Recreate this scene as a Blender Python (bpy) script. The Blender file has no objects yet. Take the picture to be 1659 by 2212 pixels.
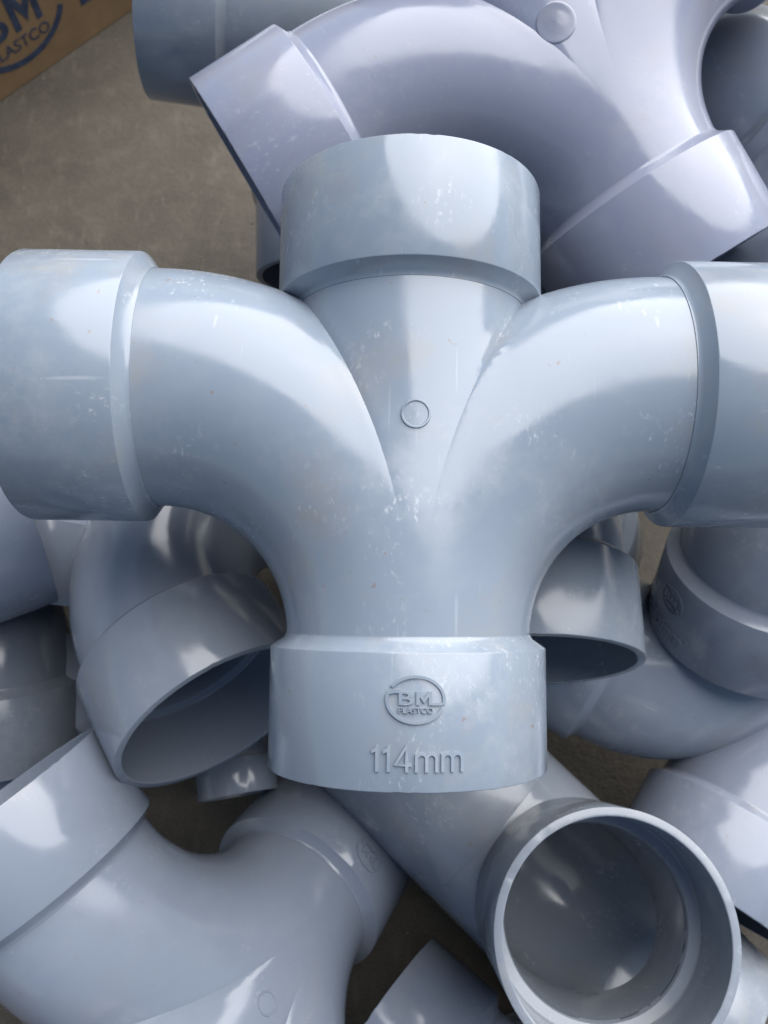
import bpy, bmesh, math, random
import numpy as np
from mathutils import Matrix, Vector
random.seed(4); R = math.radians
sc = bpy.context.scene; col = sc.collection

# ---------------------------------------------------------------- camera, sky, sun, exposure
CAM_H = 0.700; TILT = R(20.0); FPX = 1800.0; CX, CY = 829.5, 1106.0      # photo measured at 1659 x 2212
cam = bpy.data.cameras.new('camera'); camo = bpy.data.objects.new('camera', cam); col.objects.link(camo)
camo.location = (0, 0, CAM_H); camo.rotation_euler = (TILT, 0, 0)
cam.sensor_fit = 'VERTICAL'; cam.sensor_height = 36.0; cam.lens = 36.0*FPX/2212.0
cam.clip_start = 0.02; cam.clip_end = 500
cam.dof.use_dof = True; cam.dof.focus_distance = 0.345; cam.dof.aperture_fstop = 14.0
sc.camera = camo
CM = Matrix.Translation((0, 0, CAM_H)) @ Matrix.Rotation(TILT, 4, 'X')

SUN_DIR = Vector((0.60, 0.80, 0.0)).normalized(); SUN_EL = R(48)
w = bpy.data.worlds.new('World'); sc.world = w; w.use_nodes = True
nt = w.node_tree; nt.nodes.clear()
sky = nt.nodes.new('ShaderNodeTexSky'); sky.sky_type = 'NISHITA'; sky.sun_disc = False
sky.sun_elevation = SUN_EL; sky.sun_rotation = math.atan2(SUN_DIR.x, SUN_DIR.y)
sky.air_density = 1.0; sky.dust_density = 1.6; sky.ozone_density = 1.0
bg = nt.nodes.new('ShaderNodeBackground'); bg.inputs[1].default_value = 0.05
wo = nt.nodes.new('ShaderNodeOutputWorld')
nt.links.new(sky.outputs[0], bg.inputs[0]); nt.links.new(bg.outputs[0], wo.inputs[0])
sl = bpy.data.lights.new('sun', 'SUN'); sl.energy = 3.2; sl.angle = R(80); sl.color = (1.0, 0.985, 0.965)
so = bpy.data.objects.new('sun', sl); col.objects.link(so)
sd = Vector((SUN_DIR.x*math.cos(SUN_EL), SUN_DIR.y*math.cos(SUN_EL), math.sin(SUN_EL)))
so.rotation_euler = sd.to_track_quat('Z', 'Y').to_euler(); so.location = sd*5
vs = sc.view_settings; vs.view_transform = 'Standard'; vs.look = 'None'; vs.exposure = 1.24; vs.gamma = 1; vs.use_curve_mapping = False

# ---------------------------------------------------------------- helpers
def tag(o, label=None, cat=None, group=None, kind=None):
    for k, v in (('label', label), ('category', cat), ('group', group), ('kind', kind)):
        if v: o[k] = v
    return o
def link(name, data, parent=None, m=None, tint=None):
    o = bpy.data.objects.new(name, data); col.objects.link(o)
    if parent: o.parent = parent
    if m is not None: o.matrix_local = m
    if tint: o.color = tint
    return o
def mesh(name, v, f, mat=None, smooth=True, sharp=None):
    me = bpy.data.meshes.new(name); me.from_pydata([tuple(p) for p in v], [], f); me.update()
    if smooth: me.polygons.foreach_set('use_smooth', [True]*len(me.polygons))
    if sharp: me.set_sharp_from_angle(angle=R(sharp))
    if mat: me.materials.append(mat)
    return me
def ray(u, v): return np.array([(u-CX)/FPX, -(v-CY)/FPX, -1.0])
def to_world(p): return CM @ Vector(p)

# ---------------------------------------------------------------- materials
def nodes(name):
    m = bpy.data.materials.new(name); m.use_nodes = True; t = m.node_tree
    return m, t, t.nodes['Principled BSDF']
def N(t, typ, **kw):
    n = t.nodes.new(typ)
    for k, v in kw.items():
        if k.startswith('i_'): n.inputs[k[2:].replace('_', ' ')].default_value = v
        else: setattr(n, k, v)
    return n
def ramp(t, src, a, b, ca=(0, 0, 0, 1), cb=(1, 1, 1, 1)):
    r = t.nodes.new('ShaderNodeValToRGB'); e = r.color_ramp.elements
    e[0].position, e[0].color, e[1].position, e[1].color = a, ca, b, cb
    t.links.new(src, r.inputs[0]); return r.outputs[0]
def noise(t, co, scale, detail=4, rough=0.55, stretch=None, loc=(0, 0, 0)):
    mp = N(t, 'ShaderNodeMapping'); mp.inputs['Location'].default_value = loc
    if stretch: mp.inputs['Scale'].default_value = stretch
    t.links.new(co, mp.inputs[0])
    n = N(t, 'ShaderNodeTexNoise'); n.inputs['Scale'].default_value = scale
    n.inputs['Detail'].default_value = detail; n.inputs['Roughness'].default_value = rough
    t.links.new(mp.outputs[0], n.inputs['Vector']); return n.outputs[0]
def mix(t, fac, a, b, mode='MIX'):
    x = N(t, 'ShaderNodeMix', data_type='RGBA', blend_type=mode)
    for s, k in ((fac, 0), (a, 6), (b, 7)):
        if isinstance(s, (int, float, tuple)): x.inputs[k].default_value = s
        else: t.links.new(s, x.inputs[k])
    return x.outputs[2]
def mathn(t, op, a, b):
    x = N(t, 'ShaderNodeMath', operation=op)
    for s, k in ((a, 0), (b, 1)):
        if isinstance(s, (int, float)): x.inputs[k].default_value = s
        else: t.links.new(s, x.inputs[k])
    return x.outputs[0]

def make_pvc():
    m, t, p = nodes('grey_pvc'); L = t.links.new
    oi = N(t, 'ShaderNodeObjectInfo'); tc = N(t, 'ShaderNodeTexCoord'); co = tc.outputs['Object']
    va = N(t, 'ShaderNodeVectorMath', operation='ADD'); L(co, va.inputs[0])
    sx = N(t, 'ShaderNodeCombineXYZ'); k = mathn(t, 'MULTIPLY', oi.outputs['Random'], 7.0)
    for i in range(3): L(k, sx.inputs[i])
    L(sx.outputs[0], va.inputs[1]); co = va.outputs[0]
    base = mix(t, ramp(t, noise(t, co, 14, 4), .35, .7), oi.outputs['Color'], (0.94, 0.955, 0.97, 1), 'MULTIPLY')
    base = mix(t, 0.35, oi.outputs['Color'], base)
    # dusty smears, clustered speckled scuffs, a few long faint scratches; object alpha = how worn the piece is
    wear = oi.outputs['Alpha']
    smear = mathn(t, 'MULTIPLY', ramp(t, noise(t, co, 11, 3), .42, .68), ramp(t, noise(t, co, 60, 7, .72), .44, .72))
    smf = mathn(t, 'MULTIPLY', mathn(t, 'MULTIPLY', smear, .28), wear)
    base = mix(t, smf, base, (0.47, 0.475, 0.46, 1))
    clus = ramp(t, noise(t, co, 24, 4, .6, None, (9, 2, 4)), .53, .66)
    spk = ramp(t, noise(t, co, 420, 3, .65, (1, .55, 1)), .56, .70)
    spf = mathn(t, 'MULTIPLY', mathn(t, 'MULTIPLY', mathn(t, 'MULTIPLY', clus, spk), .33), wear)
    base = mix(t, spf, base, (0.60, 0.62, 0.63, 1))
    ln = mathn(t, 'MULTIPLY', ramp(t, noise(t, co, 300, 1, .5, (1, .05, .6), (3, 1, 2)), .70, .77), ramp(t, noise(t, co, 17, 2, .5, None, (1, 7, 3)), .50, .62))
    lnf = mathn(t, 'MULTIPLY', mathn(t, 'MULTIPLY', ln, .16), wear)
    base = mix(t, lnf, base, (0.66, 0.68, 0.70, 1))
    dg = ramp(t, noise(t, co, 210, 2, .5, None, (2, 8, 1)), .735, .77)
    base = mix(t, mathn(t, 'MULTIPLY', mathn(t, 'MULTIPLY', dg, .55), wear), base, (0.20, 0.14, 0.10, 1))
    gr = mathn(t, 'MULTIPLY', ramp(t, noise(t, co, 19, 5, .65, None, (5, 5, 9)), .56, .76), mathn(t, 'MULTIPLY', wear, .42))
    base = mix(t, gr, base, (0.27, 0.235, 0.18, 1))
    L(base, p.inputs['Base Color'])
    rg = ramp(t, noise(t, co, 30, 6, .68), .32, .72, (.09, .09, .09, 1), (.27, .27, .27, 1))
    rub = mathn(t, 'MAXIMUM', mathn(t, 'MULTIPLY', smf, 1.2), spf)
    rg = mix(t, rub, rg, (.70, .70, .70, 1)); L(rg, p.inputs['Roughness'])
    p.inputs['IOR'].default_value = 1.52; p.inputs['Specular IOR Level'].default_value = .5
    p.inputs['Subsurface Weight'].default_value = 0.0
    b1 = N(t, 'ShaderNodeBump'); b1.inputs['Strength'].default_value = .24; b1.inputs['Distance'].default_value = .0012
    L(noise(t, co, 24, 3, .45), b1.inputs['Height'])
    b2 = N(t, 'ShaderNodeBump'); b2.inputs['Strength'].default_value = .12; b2.inputs['Distance'].default_value = .0002
    L(noise(t, co, 420, 3, .6, (1, .3, 1)), b2.inputs['Height']); L(b1.outputs[0], b2.inputs['Normal'])
    L(b2.outputs[0], p.inputs['Normal'])
    return m
def make_floor():
    m, t, p = nodes('worn_concrete'); L = t.links.new
    co = N(t, 'ShaderNodeTexCoord').outputs['Object']
    c = mix(t, ramp(t, noise(t, co, 9, 6, .6), .3, .72), (0.040, 0.033, 0.023, 1), (0.078, 0.066, 0.050, 1))
    c = mix(t, mathn(t, 'MULTIPLY', ramp(t, noise(t, co, 42, 6, .65), .5, .7), .45), c, (0.115, 0.096, 0.072, 1))
    st = ramp(t, noise(t, co, 120, 3, .6, (1, .22, 1)), .58, .72)
    c = mix(t, mathn(t, 'MULTIPLY', st, .28), c, (0.15, 0.13, 0.105, 1))
    c = mix(t, mathn(t, 'MULTIPLY', ramp(t, noise(t, co, 300, 2), .62, .75), .5), c, (0.02, 0.015, 0.01, 1))
    c = mix(t, mathn(t, 'MULTIPLY', ramp(t, noise(t, co, 700, 4, .7), .50, .72), .5), c, (0.17, 0.155, 0.13, 1))
    L(c, p.inputs['Base Color']); p.inputs['Roughness'].default_value = .8
    b = N(t, 'ShaderNodeBump'); b.inputs['Strength'].default_value = .5; b.inputs['Distance'].default_value = .002
    L(noise(t, co, 160, 6, .65), b.inputs['Height']); L(b.outputs[0], p.inputs['Normal'])
    return m
def make_card():
    m, t, p = nodes('brown_cardboard'); L = t.links.new
    co = N(t, 'ShaderNodeTexCoord').outputs['Object']
    c = mix(t, ramp(t, noise(t, co, 16, 5), .3, .7), (0.150, 0.090, 0.040, 1), (0.205, 0.130, 0.064, 1))
    c = mix(t, mathn(t, 'MULTIPLY', ramp(t, noise(t, co, 300, 3, .6, (.15, 1, 1)), .5, .75), .3), c, (0.09, 0.05, 0.02, 1))
    L(c, p.inputs['Base Color']); p.inputs['Roughness'].default_value = .85
    return m
def make_ink():
    m, t, p = nodes('blue_black_ink'); L = t.links.new
    co = N(t, 'ShaderNodeTexCoord').outputs['Object']
    c = mix(t, ramp(t, noise(t, co, 90, 4), .35, .75), (0.008, 0.018, 0.045, 1), (0.035, 0.05, 0.09, 1))
    L(c, p.inputs['Base Color']); p.inputs['Roughness'].default_value = .7
    return m
def make_plain(name, c, rough=.7):
    m, t, p = nodes(name); co = N(t, 'ShaderNodeTexCoord').outputs['Object']
    k = tuple(x*.8 for x in c[:3])+(1,)
    t.links.new(mix(t, noise(t, co, 3, 4), k, c), p.inputs['Base Color']); p.inputs['Roughness'].default_value = rough
    return m
PVC, FLOOR, CARD, INK = make_pvc(), make_floor(), make_card(), make_ink()

# ---------------------------------------------------------------- setting
g = 60.0
tag(link('floor', mesh('floor', [(-g, -g, 0), (g, -g, 0), (g, g, 0), (-g, g, 0)], [(0, 1, 2, 3)], FLOOR)), kind='structure')
def box_mesh(name, lo, hi, mat):
    x0, y0, z0 = lo; x1, y1, z1 = hi
    v = [(x, y, z) for z in (z0, z1) for y in (y0, y1) for x in (x0, x1)]
    f = [(0, 2, 3, 1), (4, 5, 7, 6), (0, 1, 5, 4), (2, 6, 7, 3), (0, 4, 6, 2), (1, 3, 7, 5)]
    return mesh(name, v, f, mat, smooth=False)
# ---------------------------------------------------------------- pipe fitting shapes (metres)
RS, RSI, RT, RTI, LS = .062, .0572, .0550, .0502, .0525       # socket outer/inner, tube outer/inner, socket length
SEG = 128
def lathe(name, prof, seg, mat, sharp=28):
    v, f = [], []; n = len(prof)
    for i in range(seg):
        a = 2*math.pi*i/seg; c, s = math.cos(a), math.sin(a)
        v += [(r*c, y, r*s) for r, y in prof]
    for i in range(seg):
        j = (i+1) % seg
        for k in range(n):
            l = (k+1) % n; f.append((i*n+k, i*n+l, j*n+l, j*n+k))
    return mesh(name, v, f, mat, sharp=sharp)
def socket_mesh(name, L=LS, dep=None):
    # rim at y = 0, hollow, stop ledge inside, chamfer down to the tube at y = L
    e = .0007; dep = dep or L-.0085
    p = [(RSI+e, 0), (RS-e, 0), (RS-.3*e, .3*e), (RS, e), (RS, L-e), (RS-.35*e, L-.3*e), (RT+.0012, L+.0036), (RT+.0003, L+.0052), (RT+.00025, L+.0056),
         (RTI+.0004, L+.0056), (RTI+.0004, dep+.0025), (RTI+.0010, dep+.001), (RSI-.0006, dep), (RSI, dep-.001), (RSI+.0002, e*1.5), (RSI+.3*e, .4*e)]
    me = lathe(name, p, SEG, PVC); n = len(p); rnd = random.Random(7)
    ph = [(k, rnd.uniform(0, 6.28), rnd.uniform(.2, 1)/k**.7) for k in (2, 3, 5, 9, 17, 31)]
    for i in range(SEG):
        a = 2*math.pi*i/SEG; w_ = sum(c*math.sin(k*a+q) for k, q, c in ph)*.00010
        nick = -.0004*rnd.random() if rnd.random() < .06 else (.0003*rnd.random() if rnd.random() < .05 else 0)
        for k in (0, 1, 2, 15): me.vertices[i*n+k].co.y -= w_+nick
    me.update(); return me
SOCKET = socket_mesh('socket'); SOCKET_DEEP = {1: socket_mesh('deep_socket', .086, .044), 0: socket_mesh('long_socket', .125, .119)}

class Arc:                                                   # tube centre line: line, quarter arc, line (local xy plane, side s)
    def __init__(s, y0, r, side, x1, ystart): s.y0, s.r, s.s, s.x1, s.ys = y0, r, side, x1, ystart
    def path(s, n=44):
        pts = [((0, s.ys), (0, 1)), ((0, s.y0), (0, 1))]
        for i in range(1, n):
            a = math.pi/2*i/n
            pts.append(((s.s*s.r*(1-math.cos(a)), s.y0+s.r*math.sin(a)), (s.s*math.sin(a), math.cos(a))))
        pts += [((s.s*s.r, s.y0+s.r), (s.s, 0)), ((s.s*s.x1, s.y0+s.r), (s.s, 0))]
        return pts
    def near(s, P):                                          # nearest centre-line points
        x, y = P[:, 0]*s.s, P[:, 1]; q = np.zeros_like(P)
        dx, dy = x-s.r, y-s.y0; h = np.hypot(dx, dy)+1e-12
        ax, ay = s.r+dx/h*s.r, s.y0+dy/h*s.r
        low, high = y <= s.y0, x >= s.r
        q[:, 0] = np.where(low & ~high, 0, np.where(high, x, ax))*s.s
        q[:, 1] = np.where(low & ~high, y, np.where(high, s.y0+s.r, ay))
        return q
class Line:
    def __init__(s, ya, yb): s.a, s.b = ya, yb
    def path(s, n=40): return [((0, s.a+(s.b-s.a)*i/n), (0, 1)) for i in range(n+1)]
    def near(s, P): q = np.zeros_like(P); q[:, 1] = P[:, 1]; return q
class LineX:
    def __init__(s, y, b): s.y, s.b = y, b
    def path(s, n=24): return [((s.b*i/n, s.y), (1, 0)) for i in range(n+1)]
    def near(s, P): q = np.zeros_like(P); q[:, 0] = np.clip(P[:, 0], 0, None); q[:, 1] = s.y; return q
def tube(path, rad, rings=SEG):
    v, f = [], []
    for (x, y), (tx, ty) in path:
        for i in range(rings):
            a = 2*math.pi*i/rings; c, s = math.cos(a)*rad, math.sin(a)*rad
            v.append((x+ty*c, y-tx*c, s))
    n = len(path)
    for k in range(n-1):
        for i in range(rings):
            j = (i+1) % rings
            f.append((k*rings+i, k*rings+j, (k+1)*rings+j, (k+1)*rings+i)[::-1])
    f.append(tuple(range(rings))); f.append(tuple(range((n-1)*rings, n*rings))[::-1])
    return v, f
def solid(path, rad):
    v, f = tube(path, rad); me = bpy.data.meshes.new('tmp'); me.from_pydata(v, [], f); me.update()
    bm = bmesh.new(); bm.from_mesh(me); bmesh.ops.recalc_face_normals(bm, faces=bm.faces); bm.to_mesh(me); bm.free()
    o = bpy.data.objects.new('tmp', me); col.objects.link(o); return o
def boolean(a, b, op):
    md = a.modifiers.new('b', 'BOOLEAN'); md.operation = op; md.object = b
    try: md.solver = 'MANIFOLD'
    except TypeError: md.solver = 'EXACT'
    bpy.context.view_layer.update()
    me = bpy.data.meshes.new_from_object(a.evaluated_get(bpy.context.evaluated_depsgraph_get()))
    old = a.data; a.modifiers.clear(); a.data = me; bpy.data.meshes.remove(old)
    d = b.data; bpy.data.objects.remove(b); bpy.data.meshes.remove(d)
def body_mesh(name, curves, ext, RT=RT):
    # curves: list of centre lines; ext: the same lines run longer for the bore
    eps = 2.0e-4
    out = [solid(c.path(), RT-eps*(i > 0)) for i, c in enumerate(curves)]
    inn = [solid(c.path(), RTI-eps*(i > 0)) for i, c in enumerate(ext)]
    for o in out[1:]: boolean(out[0], o, 'UNION')
    for o in inn[1:]: boolean(inn[0], o, 'UNION')
    boolean(out[0], inn[0], 'DIFFERENCE')
    me = out[0].data; me.name = name; bpy.data.objects.remove(out[0])
    n = len(me.vertices); P = np.zeros(n*3); me.vertices.foreach_get('co', P); P = P.reshape(-1, 3)
    # exact normals: every face corner takes the normal of the tube its face lies on, so creases stay crisp
    nl = len(me.loops); li = np.zeros(nl, int); me.loops.foreach_get('vertex_index', li)
    nf = len(me.polygons); C = np.zeros(nf*3); me.polygons.foreach_get('center', C); C = C.reshape(-1, 3)
    tot = np.zeros(nf, int); me.polygons.foreach_get('loop_total', tot); lf = np.repeat(np.arange(nf), tot)
    dc = np.array([np.linalg.norm(C-c.near(C), axis=1)+(eps if i else 0) for i, c in enumerate(curves)])
    outf = dc.min(0) > (RT+RTI)/2; outer = outf[lf]
    FN = np.zeros(nf*3); me.polygons.foreach_get('normal', FN); FN = FN.reshape(-1, 3)*np.where(outf, 1, -1)[:, None]
    sc_ = []
    for i, c in enumerate(curves):
        d = C-c.near(C); d /= np.linalg.norm(d, axis=1)[:, None]+1e-12; sc_.append((d*FN).sum(1)-(dc[i]-dc.min(0))/.0015)
    own = np.array(sc_).argmax(0)[lf]
    Q = P[li]; nrm = np.zeros((nl, 3))
    for i, c in enumerate(curves):
        d = Q-c.near(Q); d /= np.linalg.norm(d, axis=1)[:, None]+1e-12; nrm[own == i] = d[own == i]
    # where two tubes meet at a shallow angle the moulding is blended
    W, B = np.zeros((len(curves), nl)), np.zeros((nl, 3)); D = []
    for c in curves:
        d = Q-c.near(Q); l = np.linalg.norm(d, axis=1)+1e-12; D.append((l, d/l[:, None]))
    mn = np.min([l for l, _ in D], 0)
    for l, d in D: B += np.exp(-(l-mn)/.0020)[:, None]*d
    B /= np.linalg.norm(B, axis=1)[:, None]+1e-12
    ang = np.degrees(np.arccos(np.clip((B*nrm).sum(1), -1, 1))); k = np.clip((15-ang)/10, 0, 1); k = (k*k*(3-2*k))[:, None]
    nrm = nrm*(1-k)+B*k; nrm /= np.linalg.norm(nrm, axis=1)[:, None]+1e-12
    nrm[~outer] *= -1
    me.polygons.foreach_set('use_smooth', [True]*len(me.polygons))
    me.normals_split_custom_set([tuple(q) for q in nrm])
    me.materials.clear(); me.materials.append(PVC)
    return me

def frame(o, q=None):
    """4x4 with local -y along o (a socket's outward direction)"""
    y = -Vector(o).normalized(); z = Vector((0, 0, 1)); x = y.cross(z).normalized()
    return Matrix((x, y, z)).transposed().to_4x4()
class Kind: pass
def make_kind(body, sockets):
    k = Kind(); k.deep = {}; k.body = body; k.sockets = sockets; return k       # sockets: name -> (rim point, outward)
# double sanitary tee: run 270 long, two swept arms
JY = .175
def double_tee():
    r = JY-.060
    c = [Line(.058, .217), Arc(.060, r, -1, .119, .059), Arc(.060, r, 1, .119, .059)]
    e = [Line(.040, .240), Arc(.060, r, -1, .150, .030), Arc(.060, r, 1, .150, .030)]
    return make_kind(body_mesh('double_tee_body', c, e), [((0, .0045, 0), (0, -1, 0)), ((0, .2685, 0), (0, 1, 0)), ((-.1740, JY, 0), (-1, 0, 0)), ((.1740, JY, 0), (1, 0, 0))])
def single_tee():                                           # compact tee: collars close up to a deep branch collar
    y = .122
    c = [Line(y-.070, y+.072), LineX(y, .0925)]; e = [Line(y-.090, y+.090), LineX(y, .120)]
    k = make_kind(body_mesh('tee_body', c, e, RS-.0004), [((0, y-.189, 0), (0, -1, 0)), ((0, y+.1175, 0), (0, 1, 0)), ((.140, y, 0), (1, 0, 0))])
    k.deep = {2: 1, 0: 0}; return k
def elbow(r=.058):
    c = Arc(.060, r, 1, r+.006, .058); e = Arc(.060, r, 1, r+.022, .040)
    return make_kind(body_mesh('elbow_body', [c], [e]), [((0, .0045, 0), (0, -1, 0)), ((r+.0565, .060+r, 0), (1, 0, 0))])
DT, ST, EL, EW = double_tee(), single_tee(), elbow(), elbow(.092)

# ---------------------------------------------------------------- raised marks, wrapped on a cylinder about local y
def text_mesh(body, size, bold=0.0):
    cu = bpy.data.curves.new('t', 'FONT'); cu.body = body; cu.size = size; cu.align_x = 'CENTER'; cu.align_y = 'CENTER'; cu.resolution_u = 3; cu.offset = bold
    o = bpy.data.objects.new('t', cu); col.objects.link(o); bpy.context.view_layer.update()
    me = bpy.data.meshes.new_from_object(o.evaluated_get(bpy.context.evaluated_depsgraph_get()))
    bpy.data.objects.remove(o); bpy.data.curves.remove(cu); return me
def text_bm(body, height, width, bold=0.0):
    me = text_mesh(body, 1.0, bold); bm = bmesh.new(); bm.from_mesh(me); bpy.data.meshes.remove(me)
    xs = [v.co.x for v in bm.verts]; ys = [v.co.y for v in bm.verts]
    sx, sy = width/(max(xs)-min(xs)), height/(max(ys)-min(ys)); cx, cy = (max(xs)+min(xs))/2, (max(ys)+min(ys))/2
    for v in bm.verts: v.co = Vector(((v.co.x-cx)*sx, (v.co.y-cy)*sy, 0))
    return bm
def stroke_bm(pts, wd):
    bm = bmesh.new(); prev = None
    for i, (x, y) in enumerate(pts):
        a = pts[max(i-1, 0)]; b = pts[min(i+1, len(pts)-1)]; d = Vector((b[0]-a[0], b[1]-a[1])).normalized()
        cur = (bm.verts.new((x-d.y*wd/2, y+d.x*wd/2, 0)), bm.verts.new((x+d.y*wd/2, y-d.x*wd/2, 0)))
        if prev: bm.faces.new((prev[1], cur[1], cur[0], prev[0]))
        prev = cur
    return bm
M_SHAPE = [(-3, -2.5), (-3, 2.5), (-1.55, 2.5), (0, .15), (1.55, 2.5), (3, 2.5), (3, -2.5), (1.7, -2.5), (1.7, .55), (0, -1.95), (-1.7, .55), (-1.7, -2.5)]
def poly_bm(pts):
    bm = bmesh.new(); bm.faces.new([bm.verts.new((x, y, 0)) for x, y in pts]); bm.normal_update(); return bm
def raise_bm(bm, h, taper=0.0):
    """turn a flat outline into a raised pad: top at h, walls down to -0.4 mm"""
    bmesh.ops.remove_doubles(bm, verts=bm.verts, dist=1e-6)
    for f in bm.faces:
        if f.normal.z < 0: f.normal_flip()
    ret = bmesh.ops.extrude_face_region(bm, geom=bm.faces[:])
    for v in [g for g in ret['geom'] if isinstance(g, bmesh.types.BMVert)]: v.co.z += h
    bmesh.ops.recalc_face_normals(bm, faces=bm.faces)
    return bm
def logo_bms(s=1.0, big=1.0, yb=.55, yw=-4.0):
    """oval swoosh with the two big letters and the word below; s = mm of half width / 10.9"""
    def oval(a0, a1, n=40): return [(10.9*s*math.cos(R(a0+(a1-a0)*i/n)), 8.6*s*math.sin(R(a0+(a1-a0)*i/n))) for i in range(n+1)]
    bms = [stroke_bm(oval(146, -12), 1.15*s), stroke_bm([(-5.6*s, 3.0*s)]+[(-8.2*s, 3.0*s)]+oval(163, 338), 1.15*s)]
    for k, (txt, h, wd, x, y) in enumerate((('B', 5.0*big, 5.6, -3.6, yb), ('M', 5.0*big, 6.0, 3.2, yb), ('PLASTCO', 2.1, 13.0, .1, yw))):
        if txt == 'M':
            b = poly_bm([(x_*wd/6*s, y_*h/5*s) for x_, y_ in M_SHAPE])
        else: b = text_bm(txt, h*s, wd*s, .011 if len(txt) == 1 else .004)
        bmesh.ops.translate(b, verts=b.verts, vec=(x*s, y*s, 0)); bms.append(b)
    if big == 1: bms.append(stroke_bm([(6.0*s, -1.6*s), (10.4*s, -1.6*s)], 1.0*s))
    return bms
def wrap(bms, name, rad, y, ang, h, mat=PVC, flip=1, shear=0):
    """flat millimetre outlines -> raised marks on a cylinder (axis local y), centred at height y, angle ang from +z"""
    V, F = [], []
    for bm in bms:
        for v in bm.verts: v.co *= .001
        raise_bm(bm, h+.0003); bm.verts.index_update(); b0 = len(V)
        for v in bm.verts:
            a = ang+flip*v.co.x/rad; r = rad-.0003+v.co.z
            V.append((r*math.sin(a), y+flip*v.co.y, r*math.cos(a)))
        F += [tuple(b0+v.index for v in f.verts) for f in bm.faces]; bm.free()
    return mesh(name, V, F, mat, smooth=False)
def gate_mesh(name, rr, rad, y, top=.00012, ridge=.00065):
    prof = [(rr*.01, top), (rr*.5, top), (rr*.80, top), (rr*.86, ridge), (rr*.95, ridge), (rr, top*.6), (rr*1.03, -.0006)]
    V, F = [], []; n = 48
    for r, h in prof:
        for i in range(n):
            a = 2*math.pi*i/n; x, yy = r*math.cos(a), r*math.sin(a)*1.0; q = x/rad
            V.append(((rad+h)*math.sin(q), y+yy, (rad+h)*math.cos(q)))
    for k in range(len(prof)-1):
        for i in range(n): F.append((k*n+i, (k+1)*n+i, (k+1)*n+(i+1) % n, k*n+(i+1) % n))
    return mesh(name, V, F, PVC, sharp=25)
def arc_pts(cx, cy, r, a0, a1, n=8): return [(cx+r*math.cos(R(a0+(a1-a0)*i/n)), cy+r*math.sin(R(a0+(a1-a0)*i/n))) for i in range(n+1)]
def size_bms():
    """1 1 4 m m in thin even strokes, millimetres, 9.6 high"""
    wd = 1.15; h = 9.6; x = -16.6; out = []
    for k in range(2):
        out.append(poly_bm([(x+a_, b_) for a_, b_ in ((1.5, 0), (1.5, 7.3), (0, 6.6), (0, 7.8), (1.25, 8.6), (1.85, 9.6), (2.7, 9.6), (2.7, 0))])); x += 4.4
    x += .2; out.append(stroke_bm([(x+6.2, 2.6), (x, 2.6), (x+4.3, h), (x+4.35, h*.5), (x+4.35, 0)], wd)); x += 8.0
    for k in range(2):
        out.append(stroke_bm([(x, 0), (x, 6.8)], wd))
        for j in range(2):
            out.append(stroke_bm(arc_pts(x+1.9, 4.9, 1.9, 180, 0)+[(x+3.8, 0)], wd)); x += 3.8
        x += 2.3
    for b in out: bmesh.ops.translate(b, verts=b.verts, vec=(0, -h/2, 0))
    return out
LOGO = wrap(logo_bms(1.0), 'raised_logo', RS, LS-.0178, 0, .00085)
SIZE = wrap(size_bms(), 'raised_size', RS, LS-.0398, 0, .0009)
GATE = gate_mesh('gate_mark', .0062, RT, JY-.023)
GATE_BIG = gate_mesh('gate_mark_big', .0098, RT, JY-.031, .00035, .00045)

# ---------------------------------------------------------------- building and placing the fittings
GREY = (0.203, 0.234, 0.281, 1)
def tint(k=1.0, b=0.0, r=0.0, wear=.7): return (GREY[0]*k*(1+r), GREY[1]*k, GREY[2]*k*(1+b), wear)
def build(kind, name, M, label, cat, group, tn, logo=None, gate=None, scale=1.0, turn=0):
    """M: camera-space 4x4 of the fitting"""
    e = link(name, None); e.empty_display_size = .03
    e.matrix_world = CM @ M @ Matrix.Scale(scale, 4); tag(e, label, cat, group)
    link('body', kind.body, e, Matrix(), tn)
    for i, (p, o) in enumerate(kind.sockets):
        s = link('socket', SOCKET_DEEP[kind.deep[i]] if i in kind.deep else SOCKET, e, Matrix.Translation(p) @ frame(o), tn)
        if logo and i == logo[0]:
            a = logo[1]
            at_ = a
            if isinstance(a, tuple):                          # turn the marking to where the photo shows it
                S = M @ Matrix.Translation(p) @ frame(o)
                def miss(g):
                    q = S @ Vector((RS*math.sin(R(g)), .042, RS*math.cos(R(g)))); return math.hypot(CX-FPX*q.x/q.z-at_[0], CY+FPX*q.y/q.z-at_[1])+(1e4 if (S.to_3x3() @ Vector((math.sin(R(g)), 0, math.cos(R(g))))).dot(q) > 0 else 0)
                a = min(range(0, 360, 2), key=miss); print('marking angle', a, miss(a))
            m = Matrix.Rotation(R(a), 4, 'Y')
            link('raised_logo', LOGO, s, m, tn); link('raised_size_marking', SIZE, s, m, tn)
    if gate: link('gate_mark', gate, e, Matrix.Rotation(R(turn), 4, 'Y'), tn)
    return e
def pose_euler(th, tau, roll, t):
    th, tau, roll = R(th), R(tau), R(roll)
    a = Vector((math.sin(th)*math.cos(tau), math.cos(th)*math.cos(tau), -math.sin(tau)))
    zf = Vector((math.sin(th)*math.sin(tau), math.cos(th)*math.sin(tau), math.cos(tau)))
    x = a.cross(zf); z = zf*math.cos(roll)+x*math.sin(roll)
    m = Matrix((a.cross(z), a, z)).transposed().to_4x4()
    return Matrix.Translation(Vector(t)*.001) @ m
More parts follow.
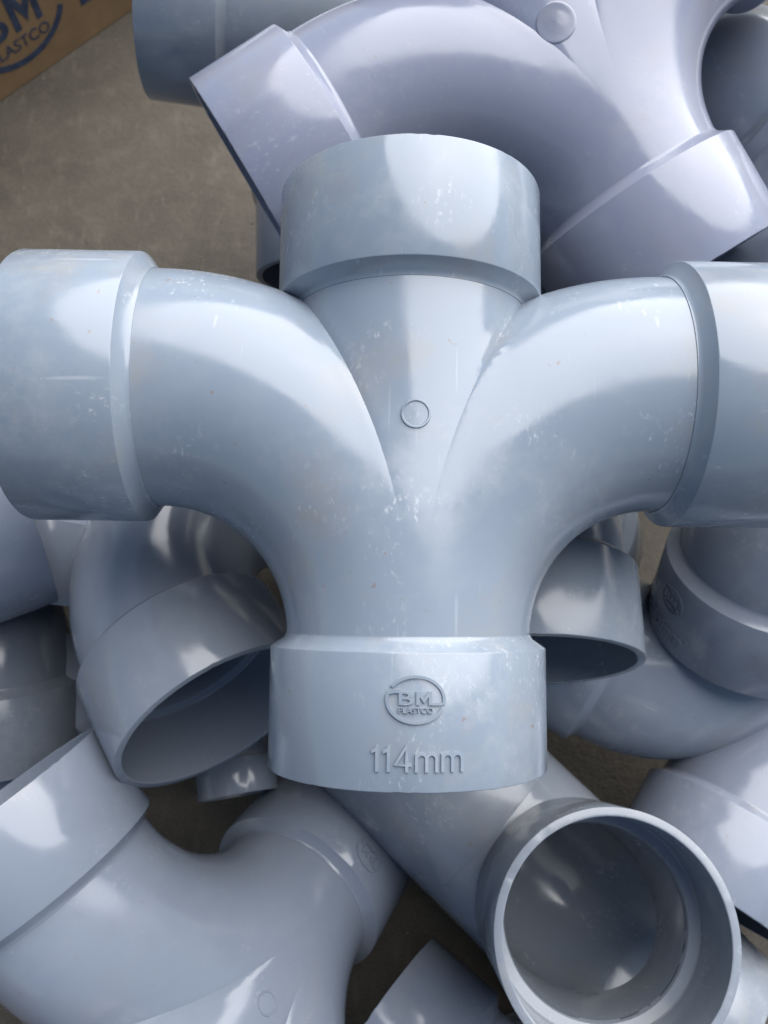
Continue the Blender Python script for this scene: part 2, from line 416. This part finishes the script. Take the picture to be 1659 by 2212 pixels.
def pose_socket(kind, i, at, d, alpha, q, qi, scale=1.0):
    """rim centre of socket i seen at pixel (u, v) and depth Z mm; d = outward direction in the picture (right, down);
    alpha = lean of that direction towards the camera; q = camera-space direction for socket qi"""
    u, v, Z = at; rr = ray(u, v); p = Vector(rr*Z*.001); rh = Vector(rr).normalized()
    d3 = Vector((d[0], -d[1], 0)); d3 = (d3-rh*d3.dot(rh)).normalized()
    o = d3*math.cos(R(alpha))-rh*math.sin(R(alpha))
    return pose_dir(kind, i, p, o, q, qi, scale)
def pose_dir(kind, i, p, o, q, qi, scale=1.0):
    o = Vector(o).normalized(); q = Vector(q); q = (q-o*q.dot(o)).normalized()
    lp, lo = Vector(kind.sockets[i][0]), Vector(kind.sockets[i][1])
    lq = Vector(kind.sockets[qi][1]); lq = (lq-lo*lq.dot(lo)).normalized()
    A = Matrix((lo, lq, lo.cross(lq))).transposed(); B = Matrix((o, q, o.cross(q))).transposed()
    rot = B @ A.inverted()
    return Matrix.Translation(Vector(p)-rot @ lp*scale) @ rot.to_4x4()

G = 'grey plastic pipe fittings in the heap'
build(DT, 'double_tee', pose_euler(.52, 6.67, 1.3, (10.2, -117.5, -373.9)),
      'light grey double tee lying on top of the heap, raised 114mm marking facing up', 'pipe fitting', G, tint(1.04, .01, -.03, 1.0), logo=(0, 0), gate=GATE)
build(DT, 'double_tee', pose_euler(-31.5, -2.4, -2.3, (166.0, 124.1, -468.9)),
      'lavender grey double tee lying askew behind the topmost fitting, round disc on its front', 'pipe fitting', G, tint(1.04, .08, .06, .5), gate=GATE_BIG, turn=-7)
build(DT, 'double_tee', pose_euler(-129.2, -56.0, -4.9, (-35.5, -237.0, -607.2)),
      'grey double tee tipped nose down in the lower left corner, one arm leaning up', 'pipe fitting', G, tint(.96, .02, 0, .45), logo=(0, (800, 1860)), gate=GATE)
build(ST, 'single_tee', pose_dir(ST, 2, ray(1334, 2026)*.417, (0, .27, .96), (-.71, .65, -.18), 0),
      'grey tee with its open branch facing up in the lower right', 'pipe fitting', G, tint(.92, -.03, .02, 1.0))
build(EW, 'pipe_elbow', pose_socket(EW, 0, (478, 1550, 466), (.5, .87), 24, (.80, .35, -.5), 1),
      'grey elbow under the left arm of the topmost fitting, open end facing down right', 'pipe fitting', G, tint(.98, -.02, .02, .35))
build(EL, 'pipe_elbow', pose_socket(EL, 0, (1150, 1431, 472), (.04, 1), 13, (.3, .1, -.9), 1),
      'grey elbow half hidden under the right arm of the topmost fitting, dark open end below', 'pipe fitting', G, tint(.93, -.02, .0, .9))  # tint slightly darkened: shade under the arm put into the colour
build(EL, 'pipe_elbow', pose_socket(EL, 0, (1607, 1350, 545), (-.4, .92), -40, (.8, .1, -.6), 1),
      'dark shaded grey elbow at the right edge with raised marking on its collar', 'pipe fitting', G, tint(.86, .0, .03, .5), logo=(0, (1454, 1275)))  # darker tint paints in the shade cast by the fitting above
build(EL, 'pipe_elbow', pose_socket(EL, 0, (1170, 1348, 600), (-.87, -.5), -4, (.5, .87, -.05), 1),
      'grey elbow curving round below the shaded elbow at the right, its bend facing down', 'pipe fitting', G, tint(1.0))
build(EL, 'pipe_elbow', pose_socket(EL, 0, (1512, 1928, 545), (-.45, .89), 4, (.85, .45, -.3), 1),
      'grey elbow at the right edge with its collar tucked behind the open tee', 'pipe fitting', G, tint(1.0, .04, .02, .8))
build(EL, 'pipe_elbow', pose_socket(EL, 0, (52, 1100, 522), (.955, -.29), -3, (-.2, 0, -1), 1),
      'grey elbow end at the left edge just below the left arm of the topmost fitting', 'pipe fitting', G, tint(1.0, .04))
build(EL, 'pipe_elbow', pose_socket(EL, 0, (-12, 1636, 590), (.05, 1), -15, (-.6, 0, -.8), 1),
      'dark glossy grey elbow at the left edge, deep in the shade', 'pipe fitting', G, tint(.8))  # shade from the pieces above is put into this darker base colour
build(EL, 'pipe_elbow', pose_socket(EL, 0, (170, 1420, 650), (.55, -.83), -10, (-.6, -.3, -.2), 1),
      'grey elbow low down at the left, showing as a sliver beside the dark elbow', 'pipe fitting', G, tint(1.0, .0, .03))
build(EL, 'pipe_elbow', pose_socket(EL, 0, (108, 1275, 572), (-.2, .98), -8, (.1, .1, -.9), 1),
      'grey elbow deep in the gap between the two elbows at the left', 'pipe fitting', G, tint(.95, .03))
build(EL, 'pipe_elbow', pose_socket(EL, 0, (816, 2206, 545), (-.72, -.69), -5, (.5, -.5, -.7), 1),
      'grey elbow collar at the bottom edge between two larger fittings', 'pipe fitting', G, tint(.85, .04, 0, .4))  # base colour lowered to imitate shade low in the heap
build(EL, 'pipe_elbow', pose_socket(EL, 0, (330, 2, 575), (-.98, -.15), -12, (0, .7, -.7), 1),
      'grey elbow at the top edge beside the cardboard box', 'pipe fitting', G, tint(.92, -.02, .0))
build(EL, 'pipe_elbow', pose_socket(EL, 0, (1800, 395, 535), (.76, .65), 0, (.1, .25, -.95), 1),
      'grey elbow in the top right corner seen through the curve of the lavender tee', 'pipe fitting', G, tint(1.0, .03))
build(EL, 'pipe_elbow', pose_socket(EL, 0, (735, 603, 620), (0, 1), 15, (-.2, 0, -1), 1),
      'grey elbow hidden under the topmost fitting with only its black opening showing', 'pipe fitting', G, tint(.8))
build(EL, 'pipe_elbow', pose_socket(EL, 0, (1665, 640, 545), (-.45, .9), -5, (.8, .3, -.5), 1),
      'grey elbow at the right edge between two collars, mostly hidden', 'pipe fitting', G, tint(1.0, .04))
build(EL, 'small_pipe_elbow', pose_socket(EL, 0, (516, 1718, 580), (.11, .99), 2, (-.3, 0, -.9), 1, .45),
      'small grey pipe elbow peeping out under the collar marked 114mm', 'pipe fitting', 'small grey pipe fittings', tint(.95), scale=.45)

# loose grit on the concrete
rnd = random.Random(11); V, F = [], []
for k in range(700):
    x, y = rnd.uniform(-.62, .55), rnd.uniform(-.30, .95); r = .0004+.0016*rnd.random()**3; b0 = len(V)
    pts = [(1, 0, 0), (-.5, .87, 0), (-.5, -.87, 0), (rnd.uniform(-.3, .3), rnd.uniform(-.3, .3), rnd.uniform(.5, 1.1))]
    a = rnd.uniform(0, 6.28); st = rnd.uniform(.7, 1.6)
    for px, py, pz in pts: V.append((x+r*(st*px*math.cos(a)-py*math.sin(a)), y+r*(st*px*math.sin(a)+py*math.cos(a)), .0001+pz*r))
    F += [(b0, b0+1, b0+3), (b0+1, b0+2, b0+3), (b0+2, b0, b0+3), (b0, b0+2, b0+1)]
GRIT = make_plain('pale_grit', (0.17, 0.15, 0.12, 1), .9)
tag(link('grit', mesh('grit', V, F, GRIT, smooth=False)), 'loose pale grit scattered on the concrete floor', 'grit', None, 'stuff')
# unseen elbows added to prop the heap and block light leaking under it
for at_, d_, q_, wh in (((980, 880, 560), (-.6, .8), (.9, .5, -.2), 'straight under the crossing of the topmost fitting'), ((1190, 420, 590), (.8, -.6), (-.5, .6, -.5), 'under the lower collar of the lavender tee'),
                        ((960, 230, 640), (-.5, -.85), (.7, -.5, -.3), 'under the left arm of the lavender tee'), ((1330, 800, 590), (.9, .3), (-.3, .8, -.4), 'under the right arm of the topmost fitting')):
    build(EL, 'pipe_elbow', pose_socket(EL, 0, at_, d_, 0, q_, 1),
          'added unseen grey elbow buried deep '+wh, 'pipe fitting', G, tint(.95, 0, 0, .6))

# ---------------------------------------------------------------- cardboard box
def floor_hit(u, v):
    d = to_world(ray(u, v))-Vector((0, 0, CAM_H)); return Vector((0, 0, CAM_H))+d*(CAM_H/-d.z)
A, B = floor_hit(0, 221), floor_hit(229, 62)
ex = (B-A); ex.z = 0; ex.normalize(); ey = Vector((-ex.y, ex.x, 0)); ez = Vector((0, 0, 1))   # along the front, into the box, up
org = A-ex*.22
be = link('cardboard_box', None); be.matrix_world = Matrix.Translation(org) @ Matrix((ex, ey, ez)).transposed().to_4x4()
tag(be, 'brown cardboard box with dark blue printed logo in the top left corner', 'box')
W, D, H = .56, .36, .30
t_ = .004
link('side_panel', box_mesh('front_panel', (0, 0, .001), (W, t_, H), CARD), be, Matrix())
link('side_panel', box_mesh('back_panel', (0, D-t_, .001), (W, D, H), CARD), be, Matrix())
link('side_panel', box_mesh('left_panel', (0, t_+.0002, .001), (t_, D-t_-.0002, H), CARD), be, Matrix())
link('side_panel', box_mesh('right_panel', (W-t_, t_+.0002, .001), (W, D-t_-.0002, H), CARD), be, Matrix())
link('top_flap', box_mesh('top_flap', (0, 0, H+.0002), (W, D/2-.001, H+t_), CARD), be, Matrix())
link('top_flap', box_mesh('top_flap', (0, D/2+.001, H+.0002), (W, D, H+t_), CARD), be, Matrix())
# print on the front panel: find the pixel of the logo centre on the panel plane
def panel_hit(u, v):
    o = Vector((0, 0, CAM_H)); d = to_world(ray(u, v))-o; k = (org-o).dot(ey)/d.dot(ey); p = o+d*k-org
    return p.dot(ex), p.dot(ez)
lx, lz = panel_hit(18, 38)
def flat_print(bms, name, x, z):
    V, F = [], []
    for bm in bms:
        for v in bm.verts: v.co *= .001
        raise_bm(bm, .0004); bm.verts.index_update(); b0 = len(V)
        for v in bm.verts: V.append((x+v.co.x, .0001-v.co.z, z+v.co.y))
        F += [tuple(b0+v.index for v in f.verts) for f in bm.faces]; bm.free()
    return mesh(name, V, F, INK, smooth=False)
link('printed_logo', flat_print(logo_bms(5.8, 1.4, .3, -5.2), 'printed_logo', lx, lz), be, Matrix())
mx, mz = panel_hit(190, 0)
link('printed_mark', flat_print([stroke_bm([(-9, 3), (6, 3)], 9)], 'printed_mark', mx, mz), be, Matrix())
